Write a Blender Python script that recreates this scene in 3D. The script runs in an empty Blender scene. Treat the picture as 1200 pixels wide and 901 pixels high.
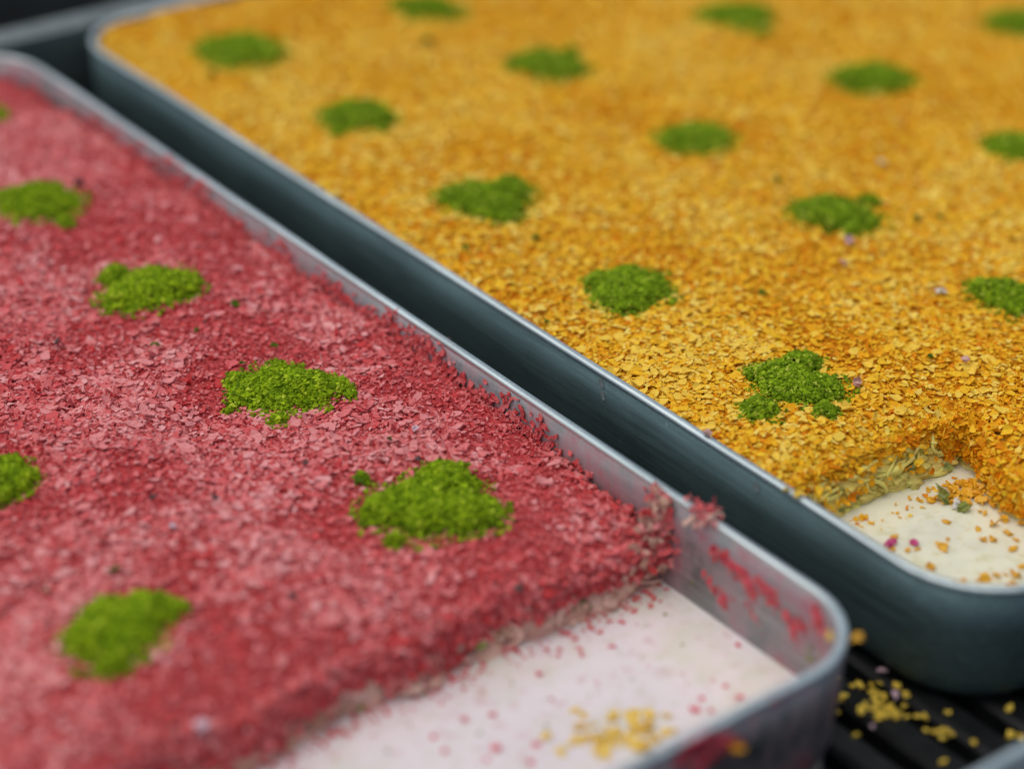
import bpy, math, random
import numpy as np
from mathutils import Matrix, Vector

random.seed(7)
RNG = np.random.default_rng(11)
S = 0.013                      # metres per layout unit (one dessert piece is 5 x 5.94 units)
scene = bpy.context.scene
COL = scene.collection

# ------------------------------------------------------------------ camera
F_PX = 2666.15                                     # focal length in pixels of the 1200 px wide photograph
PITCH, ROLL, YAW = 1.043974, 0.026701, -0.671292
CAM = np.array([-24.7309, -48.1744, 21.5447])
cp, sp, cr, sr, cy_, sy_ = (math.cos(PITCH), math.sin(PITCH), math.cos(ROLL), math.sin(ROLL), math.cos(YAW), math.sin(YAW))
RC = (np.array([[cy_, -sy_, 0], [sy_, cy_, 0], [0, 0, 1]]) @ np.array([[1, 0, 0], [0, cp, -sp], [0, sp, cp]])
      @ np.array([[cr, -sr, 0], [sr, cr, 0], [0, 0, 1]]))
cam_d = bpy.data.cameras.new('camera')
cam = bpy.data.objects.new('camera', cam_d); COL.objects.link(cam)
m4 = Matrix.Identity(4)
for i in range(3):
    for j in range(3):
        m4[i][j] = RC[i, j]
    m4[i][3] = CAM[i] * S
cam.matrix_world = m4
cam_d.sensor_width = 36.0
cam_d.lens = F_PX * 36.0 / 1200.0
cam_d.clip_start = 0.01; cam_d.clip_end = 50.0
cam_d.dof.use_dof = True
cam_d.dof.focus_distance = 43.0 * S
cam_d.dof.aperture_fstop = cam_d.lens / (1.35 * S * 1000)
cam_d.dof.aperture_blades = 9
scene.camera = cam

# ------------------------------------------------------------------ light: soft overcast daylight
SUN_EL, SUN_AZ = 72.0, -60.0          # degrees; azimuth of the sun measured from +Y towards +X
world = bpy.data.worlds.new('World'); scene.world = world; world.use_nodes = True
wn = world.node_tree.nodes; wl = world.node_tree.links
sky = wn.new('ShaderNodeTexSky'); sky.sky_type = 'NISHITA'; sky.sun_disc = False
sky.sun_elevation = math.radians(SUN_EL); sky.sun_rotation = math.radians(SUN_AZ)
sky.dust_density = 3.0; sky.air_density = 1.0; sky.ozone_density = 1.0
bg = wn['Background']; bg.inputs['Strength'].default_value = 0.072
wl.new(sky.outputs['Color'], bg.inputs['Color'])
sun_d = bpy.data.lights.new('sun', 'SUN'); sun_d.energy = 1.5; sun_d.angle = math.radians(95); sun_d.color = (1.0, 0.94, 0.84)
sun = bpy.data.objects.new('sun', sun_d); COL.objects.link(sun)
el, az = math.radians(SUN_EL), math.radians(SUN_AZ)
sdir = Vector((math.sin(az) * math.cos(el), math.cos(az) * math.cos(el), math.sin(el)))
sun.rotation_euler = (-sdir).to_track_quat('-Z', 'Y').to_euler(); sun.location = sdir * 2
scene.view_settings.view_transform = 'Standard'; scene.view_settings.look = 'None'
scene.view_settings.gamma = 1.0; scene.view_settings.exposure = 0.2
scene.view_settings.use_curve_mapping = False

# ------------------------------------------------------------------ geometry helpers
def ray(u, v):
    d = RC @ np.array([(u - 600) / F_PX, (450.5 - v) / F_PX, -1.0]); return d
def onz(u, v, z):                     # the point of the horizontal plane z seen at a place of the photograph
    d = ray(u, v); return CAM + d * ((z - CAM[2]) / d[2])
def onx(u, v, x):
    d = ray(u, v); return CAM + d * ((x - CAM[0]) / d[0])
def ony(u, v, y):
    d = ray(u, v); return CAM + d * ((y - CAM[1]) / d[1])
def seen(x, y, z, mu=200, mv=150):    # in the picture, with a margin for a step to the side
    p = (np.stack([x, y, z + 0 * x], -1) - CAM) @ RC
    u = 600 + F_PX * p[..., 0] / -p[..., 2]; v = 450.5 - F_PX * p[..., 1] / -p[..., 2]
    return (u > -mu) & (u < 1200 + mu) & (v > -mv) & (v < 901 + mv)
def depth_of(P):
    return -((np.asarray(P) - CAM) @ RC)[..., 2]

_tab = np.random.default_rng(5).random((256, 256))
def vn(x, y, seed=0):                 # value noise in 0..1
    x = np.asarray(x, float) + seed * 17.31; y = np.asarray(y, float) + seed * 41.77
    xi = np.floor(x).astype(int); yi = np.floor(y).astype(int); fx = x - xi; fy = y - yi
    fx = fx * fx * (3 - 2 * fx); fy = fy * fy * (3 - 2 * fy)
    a = _tab[xi & 255, yi & 255]; b = _tab[(xi + 1) & 255, yi & 255]; c = _tab[xi & 255, (yi + 1) & 255]; d = _tab[(xi + 1) & 255, (yi + 1) & 255]
    return (a * (1 - fx) + b * fx) * (1 - fy) + (c * (1 - fx) + d * fx) * fy
def fbm(x, y, seed=0, o=3):
    s = 0; a = 0.5
    for k in range(o):
        s = s + a * vn(x * 2 ** k, y * 2 ** k, seed + k); a *= 0.5
    return s / (1 - 0.5 ** o)

def mesh(name, V, F, mat=None, rnd=None, smooth=False):
    """V (n,3) in layout units; F array (m,3) or (m,4) or list of such / of tuples"""
    me = bpy.data.meshes.new(name)
    V = np.asarray(V, float) * S
    if isinstance(F, np.ndarray):
        n, k = F.shape
        me.vertices.add(len(V)); me.vertices.foreach_set('co', V.astype(np.float32).ravel())
        me.loops.add(n * k); me.loops.foreach_set('vertex_index', F.astype(np.int32).ravel())
        me.polygons.add(n); me.polygons.foreach_set('loop_start', np.arange(0, n * k, k, dtype=np.int32))
        me.update(calc_edges=True)
    else:
        me.from_pydata([tuple(v) for v in V], [], [tuple(int(i) for i in f) for f in F])
    me.validate()
    if rnd is not None:
        at = me.attributes.new('rnd', 'FLOAT', 'POINT'); at.data.foreach_set('value', np.asarray(rnd, np.float32))
    me.polygons.foreach_set('use_smooth', np.full(len(me.polygons), bool(smooth)))
    if mat: me.materials.append(mat)
    return me
def tag(o, label=None, cat=None, group=None, kind=None):
    if label: o['label'] = label
    if cat: o['category'] = cat
    if group: o['group'] = group
    if kind: o['kind'] = kind
    return o
def empty(name, loc, label, cat, group=None):
    o = bpy.data.objects.new(name, None); COL.objects.link(o); o.location = Vector(loc) * S
    o.empty_display_size = 0.01
    return tag(o, label, cat, group)
def obj(name, V, F, mat, parent=None, loc=None, rnd=None, smooth=False, kind=None):
    """one mesh object; V are scene coordinates, moved to the origin of the parent / of loc"""
    V = np.asarray(V, float)
    if parent is not None: V = V - np.array(parent.location) / S
    elif loc is not None: V = V - np.array(loc)
    o = bpy.data.objects.new(name, mesh(name, V, F, mat, rnd, smooth)); COL.objects.link(o)
    if parent is not None: o.parent = parent
    elif loc is not None: o.location = Vector(loc) * S
    if kind: o['kind'] = kind
    return o
def grid_faces(n, m, wrap_n=False, wrap_m=False):
    i = np.arange(n if wrap_n else n - 1); j = np.arange(m if wrap_m else m - 1)
    I, J = np.meshgrid(i, j, indexing='ij')
    I2 = (I + 1) % n; J2 = (J + 1) % m
    return np.stack([I * m + J, I2 * m + J, I2 * m + J2, I * m + J2], -1).reshape(-1, 4)
def rrect(x0, x1, y0, y1, r, d, nc=10, ns=36):
    """rounded rectangle, inset by d, counter-clockwise, same count of points for any d"""
    r2 = max(r - d, 0.05); x0 += d; x1 -= d; y0 += d; y1 -= d
    P = []
    for cx, cy, a0 in ((x1 - r2, y0 + r2, -90), (x1 - r2, y1 - r2, 0), (x0 + r2, y1 - r2, 90), (x0 + r2, y0 + r2, 180)):
        for k in range(nc + 1):
            a = math.radians(a0 + 90 * k / nc); P.append((cx + r2 * math.cos(a), cy + r2 * math.sin(a)))
        nx = P[-1]
        P.append(('s',))
    out = []
    pts = [p for p in P if p != ('s',)]
    for c in range(4):
        seg = pts[c * (nc + 1):(c + 1) * (nc + 1)]; nxt = pts[((c + 1) % 4) * (nc + 1)]
        out += seg
        a = seg[-1]
        for k in range(1, ns):
            t = k / ns; out.append((a[0] + (nxt[0] - a[0]) * t, a[1] + (nxt[1] - a[1]) * t))
    return np.array(out)
def frames(N, yaw):
    """rotation matrices whose z is N and whose x turns by yaw"""
    N = N / np.linalg.norm(N, axis=1, keepdims=True)
    ref = np.where(np.abs(N[:, :1]) > 0.9, np.array([[0, 1.0, 0]]), np.array([[1.0, 0, 0]]))
    T = ref - N * (ref * N).sum(1, keepdims=True); T /= np.linalg.norm(T, axis=1, keepdims=True)
    B = np.cross(N, T); c = np.cos(yaw)[:, None]; s = np.sin(yaw)[:, None]
    return np.stack([T * c + B * s, B * c - T * s, N], -1)
def tube(P, R, k=7):
    P = np.asarray(P, float); n = len(P); R = np.broadcast_to(np.asarray(R, float), (n,))
    T = np.gradient(P, axis=0); T /= np.linalg.norm(T, axis=1, keepdims=True) + 1e-9
    M = frames(T, np.zeros(n)); a = np.arange(k) * 2 * math.pi / k
    ring = np.stack([np.cos(a), np.sin(a), 0 * a], -1)
    V = (np.einsum('nij,kj->nki', M, ring) * R[:, None, None] + P[:, None]).reshape(-1, 3)
    F = [tuple(f) for f in grid_faces(n, k, False, True)] + [tuple(range(k))[::-1], tuple((n - 1) * k + i for i in range(k))]
    return V, F

# ------------------------------------------------------------------ materials
class NT:
    def __init__(s, name):
        s.mat = bpy.data.materials.new(name); s.mat.use_nodes = True; s.t = s.mat.node_tree
        s.b = s.t.nodes['Principled BSDF']
    def n(s, typ, **kw):
        nd = s.t.nodes.new(typ)
        for k, v in kw.items():
            if k in nd.inputs: nd.inputs[k].default_value = v
            else: setattr(nd, k, v)
        return nd
    def l(s, a, b): s.t.links.new(a, b)
    def coords(s, scale=(1, 1, 1), which='Object'):
        tc = s.n('ShaderNodeTexCoord'); mp = s.n('ShaderNodeMapping'); mp.inputs['Scale'].default_value = scale
        s.l(tc.outputs[which], mp.inputs['Vector']); return mp.outputs['Vector']
    def noise(s, scale, detail=3, rough=0.55, vec=None):
        nd = s.n('ShaderNodeTexNoise', Scale=scale, Detail=detail, Roughness=rough)
        s.l(vec if vec is not None else s.coords(), nd.inputs['Vector']); return nd.outputs['Fac']
    def ramp(s, fac, stops, interp='LINEAR'):
        r = s.n('ShaderNodeValToRGB'); r.color_ramp.interpolation = interp; e = r.color_ramp.elements
        while len(e) < len(stops): e.new(0.5)
        for el_, (p, c) in zip(e, stops):
            el_.position = p; el_.color = (*c, 1) if len(c) == 3 else c
        s.l(fac, r.inputs['Fac']); return r.outputs['Color']
    def mix(s, fac, a, b, blend='MIX'):
        m = s.n('ShaderNodeMix', data_type='RGBA', blend_type=blend)
        for sock, v in ((m.inputs[0], fac), (m.inputs[6], a), (m.inputs[7], b)):
            if hasattr(v, 'links') or hasattr(v, 'is_output'): s.l(v, sock)
            elif isinstance(v, tuple): sock.default_value = (*v, 1)
            else: sock.default_value = v
        return m.outputs[2]
    def bump(s, h, strength, dist=0.001):
        b = s.n('ShaderNodeBump', Strength=strength, Distance=dist); s.l(h, b.inputs['Height'])
        s.l(b.outputs['Normal'], s.b.inputs['Normal'])
    def attr(s):
        a = s.n('ShaderNodeAttribute', attribute_name='rnd'); return a.outputs['Fac']
    def set(s, **kw):
        for k, v in kw.items():
            k = k.replace('_', ' ')
            if hasattr(v, 'is_output'): s.l(v, s.b.inputs[k])
            else: s.b.inputs[k].default_value = (*v, 1) if isinstance(v, tuple) and len(v) == 3 and s.b.inputs[k].type == 'RGBA' else v
        return s

W = lambda k: k / S / 1.0     # texture scale per layout unit

def mat_metal(name, residue=False, base=(0.37, 0.40, 0.39), rough=0.54, bump=True, metalness=1.0):
    m = NT(name)
    big = m.noise(W(0.35), 4)
    streak = m.noise(W(1.0), 4, 0.65, m.coords((9.0, 0.35, 9.0)))
    fine = m.noise(W(14), 3, 0.7)
    dk = tuple(c * 0.62 for c in base)
    col = m.mix(m.ramp(big, [(0.35, (0, 0, 0)), (0.7, (1, 1, 1))]), base, dk)
    col = m.mix(m.ramp(streak, [(0.42, (0, 0, 0)), (0.72, (0.7, 0.7, 0.7))]), col, tuple(min(1, c * 1.5) for c in base))
    rg = m.ramp(fine, [(0.3, (rough - 0.08,) * 3), (0.75, (rough + 0.10,) * 3)])
    spots = m.ramp(m.noise(W(5.5), 2, 0.6), [(0.70, (0, 0, 0)), (0.76, (1, 1, 1))])       # dried milk specks
    m.set(Metallic=1.0)
    col = m.mix(spots, col, tuple(min(0.5, c * 1.35) for c in base))
    met = m.n('ShaderNodeMath', operation='MULTIPLY_ADD'); m.l(spots, met.inputs[0]); met.inputs[1].default_value = -0.4; met.inputs[2].default_value = metalness
    metal = met.outputs[0]
    if residue:                       # wiped pink chocolate on the inside
        ge = m.n('ShaderNodeNewGeometry'); sx = m.n('ShaderNodeSeparateXYZ'); m.l(ge.outputs['Position'], sx.inputs[0])
        inner = m.n('ShaderNodeMath', operation='LESS_THAN'); m.l(sx.outputs['X'], inner.inputs[0]); inner.inputs[1].default_value = -1.70 * S
        n1 = m.noise(W(1.3), 5, 0.7, m.coords((1, 1, 0.6)))
        n2 = m.ramp(n1, [(0.40, (0, 0, 0)), (0.64, (0.85, 0.85, 0.85))])
        k = m.n('ShaderNodeMath', operation='MULTIPLY'); m.l(n2, k.inputs[0]); m.l(inner.outputs[0], k.inputs[1])
        col = m.mix(k.outputs[0], col, m.ramp(n1, [(0.5, (0.50, 0.33, 0.36)), (0.70, (0.40, 0.09, 0.12))]))
        k2 = m.n('ShaderNodeMath', operation='MULTIPLY'); m.l(k.outputs[0], k2.inputs[0]); k2.inputs[1].default_value = 0.9
        sb = m.n('ShaderNodeMath', operation='SUBTRACT'); m.l(metal, sb.inputs[0]); m.l(k2.outputs[0], sb.inputs[1]); sb.use_clamp = True
        metal = sb.outputs[0]
    m.set(Base_Color=col, Roughness=rg, Metallic=metal if bump else 0.72)
    m.bump(streak if bump else fine, 0.12 if bump else 0.05, 0.0003)
    return m.mat

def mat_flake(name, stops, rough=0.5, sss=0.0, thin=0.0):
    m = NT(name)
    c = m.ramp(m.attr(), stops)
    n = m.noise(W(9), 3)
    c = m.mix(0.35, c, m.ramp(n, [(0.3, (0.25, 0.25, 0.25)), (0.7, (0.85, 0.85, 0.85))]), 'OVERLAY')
    m.set(Base_Color=c, Roughness=rough, Specular_IOR_Level=0.12)
    if sss:
        m.set(Subsurface_Weight=sss, Subsurface_Scale=0.002, Subsurface_Radius=(1.0, 0.45, 0.25))
    m.bump(m.noise(W(22), 2), 0.25, 0.0002)
    if thin:                          # thin shavings let some light through
        tr = m.n('ShaderNodeBsdfTranslucent'); m.l(c, tr.inputs['Color'])
        mx = m.n('ShaderNodeMixShader'); mx.inputs[0].default_value = thin
        m.l(m.b.outputs[0], mx.inputs[1]); m.l(tr.outputs[0], mx.inputs[2])
        m.l(mx.outputs[0], m.t.nodes['Material Output'].inputs['Surface'])
    return m.mat

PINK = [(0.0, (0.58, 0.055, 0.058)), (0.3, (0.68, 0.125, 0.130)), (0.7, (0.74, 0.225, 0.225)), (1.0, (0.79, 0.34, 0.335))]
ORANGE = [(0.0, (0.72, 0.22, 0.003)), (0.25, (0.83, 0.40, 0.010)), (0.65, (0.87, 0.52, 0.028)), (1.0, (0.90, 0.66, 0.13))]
GREEN = [(0.0, (0.095, 0.17, 0.003)), (0.45, (0.215, 0.345, 0.006)), (0.85, (0.34, 0.48, 0.010)), (1.0, (0.45, 0.56, 0.04))]
GREEN_DEEP = [(0.0, (0.085, 0.155, 0.004)), (0.45, (0.185, 0.305, 0.007)), (0.85, (0.30, 0.44, 0.014)), (1.0, (0.44, 0.52, 0.06))]
M = {}
M['pink_flake'] = mat_flake('pink_chocolate', PINK, 0.62)
M['orange_flake'] = mat_flake('orange_chocolate', ORANGE, 0.62)
M['green'] = mat_flake('ground_pistachio', GREEN, 0.8)
M['green_deep'] = mat_flake('ground_pistachio_deep', GREEN_DEEP, 0.8)

def mat_powder(name, a, b, c):
    m = NT(name)
    n = m.noise(W(0.8), 4); f = m.noise(W(12), 4, 0.7)
    col = m.mix(m.ramp(n, [(0.35, (0, 0, 0)), (0.65, (1, 1, 1))]), a, b)
    col = m.mix(m.ramp(f, [(0.45, (0, 0, 0)), (0.75, (1, 1, 1))]), col, c)
    m.set(Base_Color=col, Roughness=0.75, Specular_IOR_Level=0.2); m.bump(f, 0.8, 0.0012)
    return m.mat
M['pink_powder'] = mat_powder('pink_powder', (0.58, 0.050, 0.055), (0.64, 0.080, 0.085), (0.70, 0.15, 0.15))
M['orange_powder'] = mat_powder('orange_powder', (0.82, 0.29, 0.005), (0.86, 0.38, 0.010), (0.90, 0.48, 0.03))
M['green_core'] = mat_powder('pistachio_core', (0.10, 0.20, 0.008), (0.13, 0.26, 0.01), (0.18, 0.33, 0.012))

def mat_pastry(name, a, b, c):
    m = NT(name)
    lay = m.noise(W(1.0), 4, 0.6, m.coords((1.2, 1.2, 7.0))); n = m.noise(W(2.2), 4)
    col = m.mix(m.ramp(lay, [(0.35, (0, 0, 0)), (0.62, (1, 1, 1))]), a, b)
    col = m.mix(m.ramp(n, [(0.52, (0, 0, 0)), (0.68, (1, 1, 1))]), col, c)
    m.set(Base_Color=col, Roughness=0.30, Specular_IOR_Level=0.3, Subsurface_Weight=0.1, Subsurface_Scale=0.003)
    m.bump(lay, 0.8, 0.0025); return m.mat
M['pink_pastry'] = mat_pastry('soaked_pastry_tan', (0.88, 0.60, 0.48), (0.78, 0.40, 0.32), (0.56, 0.36, 0.20))
M['yellow_pastry'] = mat_pastry('soaked_pastry_cream', (0.92, 0.78, 0.24), (0.88, 0.66, 0.12), (0.62, 0.56, 0.10))
def mat_plain(name, col, rough=0.5, sss=0.0, var=0.2, vs=3.0, spec=0.5):
    m = NT(name); n = m.noise(W(vs), 3)
    c = m.mix(m.ramp(n, [(0.35, (0, 0, 0)), (0.65, (1, 1, 1))]), tuple(x * (1 - var) for x in col), tuple(min(1, x * (1 + var)) for x in col))
    m.set(Base_Color=c, Roughness=rough, Specular_IOR_Level=spec)
    if sss: m.set(Subsurface_Weight=sss, Subsurface_Scale=0.003)
    m.bump(n, 0.2, 0.0006); return m.mat
M['strand_cream'] = mat_plain('wet_pastry_cream', (0.93, 0.77, 0.20), 0.30, 0.12, 0.22, 2.0, 0.3)
M['strand_tan'] = mat_plain('wet_pastry_tan', (0.86, 0.54, 0.44), 0.32, 0.12, 0.25, 2.0, 0.3)
M['nut'] = mat_plain('pistachio_kernel', (0.24, 0.27, 0.05), 0.35, 0.1, 0.5, 5)
M['dull_pink'] = mat_plain('dull_pink_bit', (0.62, 0.36, 0.30), 0.6)
M['smear'] = mat_plain('pink_smear', (0.55, 0.06, 0.085), 0.3, 0.2, 0.4, 4)
M['magenta'] = mat_plain('magenta_petal', (0.55, 0.05, 0.20), 0.5)
M['lilac'] = mat_plain('lilac_crumb', (0.66, 0.46, 0.52), 0.5)
M['white_crumb'] = mat_plain('white_crumb', (0.72, 0.70, 0.62), 0.5)
M['yellow_crumb'] = mat_plain('yellow_crumb', (0.88, 0.60, 0.07), 0.6, 0.0, 0.25)
M['orange_crumb'] = mat_plain('wet_orange_crumb', (0.90, 0.42, 0.015), 0.45, 0.1, 0.25)
M['dried'] = mat_plain('dried_milk', (0.22, 0.26, 0.26), 0.7)
M['wet_yellow'] = mat_plain('soaked_yellow_crumb', (0.90, 0.58, 0.11), 0.4, 0.1, 0.2)
M['fray'] = mat_plain('frayed_tan_pastry', (0.56, 0.32, 0.24), 0.4, 0.1, 0.4)
M['dark_bit'] = mat_plain('dark_bit', (0.10, 0.05, 0.05), 0.6)
M['pink_dot'] = mat_plain('wet_pink_crumb', (0.74, 0.09, 0.14), 0.4)

def mat_milk(name, col, speck1, speck2):
    m = NT(name)
    big = m.noise(W(0.45), 3); sp1 = m.noise(W(3.4), 2, 0.5); sp2 = m.noise(W(4.6), 2, 0.5, m.coords((1, 1.15, 1)))
    c = m.mix(m.ramp(big, [(0.35, (0, 0, 0)), (0.65, (1, 1, 1))]), col, tuple(x * 0.93 for x in col))
    c = m.mix(m.ramp(sp1, [(0.56, (0, 0, 0)), (0.70, (0.45, 0.45, 0.45))]), c, speck1)
    c = m.mix(m.ramp(sp2, [(0.58, (0, 0, 0)), (0.72, (0.45, 0.45, 0.45))]), c, speck2)
    big2 = m.noise(W(0.8), 3, 0.5, m.coords((1, 1.4, 1)))
    c = m.mix(m.ramp(big2, [(0.45, (0, 0, 0)), (0.66, (0.6, 0.6, 0.6))]), c, (0.72, 0.72, 0.58))
    m.set(Base_Color=c, Roughness=0.12, Specular_IOR_Level=0.8, Subsurface_Weight=0.4, Subsurface_Scale=0.004, Subsurface_Radius=(1.0, 0.9, 0.8))
    m.bump(m.noise(W(1.1), 3), 0.10, 0.0015); return m.mat
M['milk_pink'] = mat_milk('pale_pink_milk', (0.88, 0.81, 0.82), (0.66, 0.42, 0.44), (0.58, 0.58, 0.40))
M['milk_cream'] = mat_milk('pale_cream_milk', (0.93, 0.92, 0.70), (0.66, 0.62, 0.28), (0.70, 0.58, 0.24))
M['metal'] = mat_metal('worn_aluminium')
M['metal_pink'] = mat_metal('worn_aluminium_pink_residue', True, (0.31, 0.325, 0.325))
M['metal_dark'] = mat_metal('dull_dark_aluminium', False, (0.13, 0.205, 0.21), 0.62, True, 0.75)
M['rim'] = mat_metal('rubbed_rim', False, (0.60, 0.72, 0.73), 0.42, False)
M['ledge'] = mat_metal('brushed_ledge', False, (0.32, 0.36, 0.35))
M['black'] = mat_plain('black_plastic', (0.010, 0.011, 0.012), 0.45, 0, 0.4, 2.0, 0.3)
M['counter'] = mat_plain('black_counter', (0.006, 0.008, 0.008), 0.8, 0, 0.4, 1.0, 0.05)

# ------------------------------------------------------------------ setting: counter, slatted mat, ledge
Z_FLOOR = -2.55                 # underside of the trays
def box(x0, x1, y0, y1, z0, z1, b=0.0):
    if b <= 0:
        V = [(x, y, z) for x in (x0, x1) for y in (y0, y1) for z in (z0, z1)]
        F = [(0, 1, 3, 2), (4, 6, 7, 5), (0, 4, 5, 1), (2, 3, 7, 6), (0, 2, 6, 4), (1, 5, 7, 3)]
        return V, F
    prof = [(x0, z0), (x1, z0), (x1, z1 - b), (x1 - b, z1), (x0 + b, z1), (x0, z1 - b)]
    V = [(x, y0, z) for x, z in prof] + [(x, y1, z) for x, z in prof]; n = len(prof)
    F = [tuple(range(n)), tuple(range(2 * n - 1, n - 1, -1))] + [(i, i + n, (i + 1) % n + n, (i + 1) % n) for i in range(n)]
    return V, F
V, F = box(-70, 80, -80, 70, Z_FLOOR - 2.2, Z_FLOOR - 0.75)
tag(obj('counter', V, F, M['counter'], loc=(0, -15, Z_FLOOR - 2.2)), kind='structure')
mat_root = empty('slatted_mat', (0, -20, Z_FLOOR - 0.75), 'black slatted plastic mat lying under the dessert trays', 'mat')
V, F = box(-0.32, 0.32, -46, 3.4, Z_FLOOR - 0.5, Z_FLOOR, 0.10)
slat_me = mesh('slat', np.array(V) - np.array([0, -20, Z_FLOOR - 0.75]), F, M['black'])
for k in range(-27, 25):
    o = bpy.data.objects.new('slat', slat_me); COL.objects.link(o); o.parent = mat_root; o.location = (k * 1.0 * S + 0.35 * S, 0, 0)
for y in (-44, -36, -28, -20, -12, -4, 2.6):
    V, F = box(-27.6, 25.4, y - 0.4, y + 0.4, Z_FLOOR - 0.75, Z_FLOOR - 0.45)
    obj('cross_bar', V, F, M['black'], mat_root)
V, F = box(-60, 60, 0, 0.75, Z_FLOOR - 0.75, 0.0)
V = [(x, y + 1.78 + 0.0 * z, z - 0.02) for x, y, z in V]
V2, F2 = [], []
prof = [(0, Z_FLOOR - 0.75), (0, -0.12), (0.10, -0.02), (0.66, -0.02), (0.76, -0.12), (0.76, Z_FLOOR - 0.75)]
V2 = [(-60, 1.82 + a, z) for a, z in prof] + [(60, 1.82 + a, z) for a, z in prof]
F2 = [tuple(range(6)), tuple(range(11, 5, -1))] + [(i, (i + 1) % 6, (i + 1) % 6 + 6, i + 6) for i in range(6)]
tag(obj('metal_ledge', V2, F2, M['ledge'], loc=(0, 2.2, Z_FLOOR - 0.75)), 'dull grey metal ledge running behind both trays', 'ledge')

# ------------------------------------------------------------------ trays
T = 0.135
GAP = 1.61
XP1, XP0 = -GAP, -GAP - 23.6
YP0, YP1 = -29.0, 1.60
XY0, XY1 = 0.0, 23.6
YY0, YY1 = -29.5, 1.66
def tray(x0, x1, y0, y1, r, wallmat, label, seed, group):
    root = empty('baking_tray', ((x0 + x1) / 2, (y0 + y1) / 2, Z_FLOOR), label, 'tray', group)
    def sweep(profile, closed):
        rings = []
        for d, z in profile:
            P = rrect(x0, x1, y0, y1, r, d)
            wob = 0.035 * (vn(P[:, 0] * 0.35, P[:, 1] * 0.35, seed) - 0.5) * (1 if z > -1.8 else 0.2)
            wz = 0.02 * (vn(P[:, 0] * 0.5, P[:, 1] * 0.5, seed + 9) - 0.5)
            c = np.array([(x0 + x1) / 2, (y0 + y1) / 2]); nrm = P - c; nrm = np.sign(nrm) * (np.abs(nrm) > np.array([(x1 - x0), (y1 - y0)]) / 2 - 1.0)
            P = P + nrm * wob[:, None]
            rings.append(np.column_stack([P, np.full(len(P), z) + (wz if z > -0.5 else 0)]))
        n = len(rings); k = len(rings[0])
        return np.concatenate(rings), grid_faces(n, k, closed, True)[:, ::-1]
    zb = Z_FLOOR
    V, F = sweep([(0.9, zb), (0.55, zb + 0.02), (0.30, zb + 0.12), (0.14, zb + 0.30), (0.07, zb + 0.6), (0.0, -0.9), (0.0, -0.05),
                  (T, -0.05), (T, -0.9), (T + 0.06, zb + 0.75), (T + 0.16, zb + 0.42), (T + 0.36, zb + 0.22), (T + 0.8, zb + 0.14)], False)
    obj('wall', V, F, wallmat, root, smooth=True)
    a_ = [math.radians(k * 36) for k in range(10)]; w_ = (T + 0.045) / 2
    V, F = sweep([(T + 0.012 - w_ - w_ * math.copysign(abs(math.cos(t)) ** 0.7, math.cos(t)), -0.065 + 0.065 * math.copysign(abs(math.sin(t)) ** 0.7, math.sin(t))) for t in a_[::-1]], True)
    obj('rim', V, F, M['rim'], root, smooth=True)
    P = rrect(x0, x1, y0, y1, r, 0.88); n = len(P)
    V = np.concatenate([np.column_stack([P, np.full(n, zb + 0.003)]), np.column_stack([P, np.full(n, zb + 0.137)])])
    F = [tuple(range(n))[::-1], tuple(range(n, 2 * n))] + [(i, (i + 1) % n, (i + 1) % n + n, i + n) for i in range(n)]
    obj('bottom', V, F, M['metal'], root)
    return root
tray(XP0, XP1, YP0, YP1, 1.75, M['metal_pink'], 'worn grey metal tray holding the pink dessert, smeared inside its corner', 1, 'dessert trays')
tray(XY0, XY1, YY0, YY1, 1.9, M['metal_dark'], 'worn grey metal tray with dark outer wall holding the orange dessert', 2, 'dessert trays')
tray(-13.0, 10.6, -63.0, -32.0, 1.8, M['metal'], 'grey metal tray of which only a rim shows, below the spilled crumbs', 3, 'dessert trays')

# ------------------------------------------------------------------ milk left where pieces were taken
def milk(name, x0, x1, y0, y1, r, ycut, z, mat, label):
    P = rrect(x0, x1, y0, y1, r, T + 0.02, ns=30)
    P[:, 1] = np.minimum(P[:, 1], ycut)
    keep = [0]
    for i in range(1, len(P)):
        if np.hypot(*(P[i] - P[keep[-1]])) > 0.02: keep.append(i)
    P = P[keep]
    n = len(P); c = P.mean(0)
    inner = c + (P - c) * 0.985
    V = np.concatenate([np.column_stack([P, np.full(n, z - 0.7)]), np.column_stack([P, np.full(n, z + 0.05)]), np.column_stack([inner, np.full(n, z)])])
    F = [tuple(range(n))[::-1], tuple(range(2 * n, 3 * n))]
    for a in (0, n):
        F += [(a + i, a + (i + 1) % n, a + (i + 1) % n + n, a + i + n) for i in range(n)]
    o = obj(name, V, F, mat, loc=(c[0], c[1], z - 0.7))
    return tag(o, label, 'milk')
ZMP, ZMY = -1.85, -1.22
milkP = milk('milk_pool', XP0, XP1, YP0, YP1, 1.75, -22.4, ZMP, M['milk_pink'], 'pale lilac-white milk pool in the emptied corner of the pink tray')
milkY = milk('milk_pool', XY0, XY1, YY0, YY1, 1.9, -23.9, ZMY, M['milk_cream'], 'pale cream milk pool in the emptied corner of the orange tray')

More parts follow.
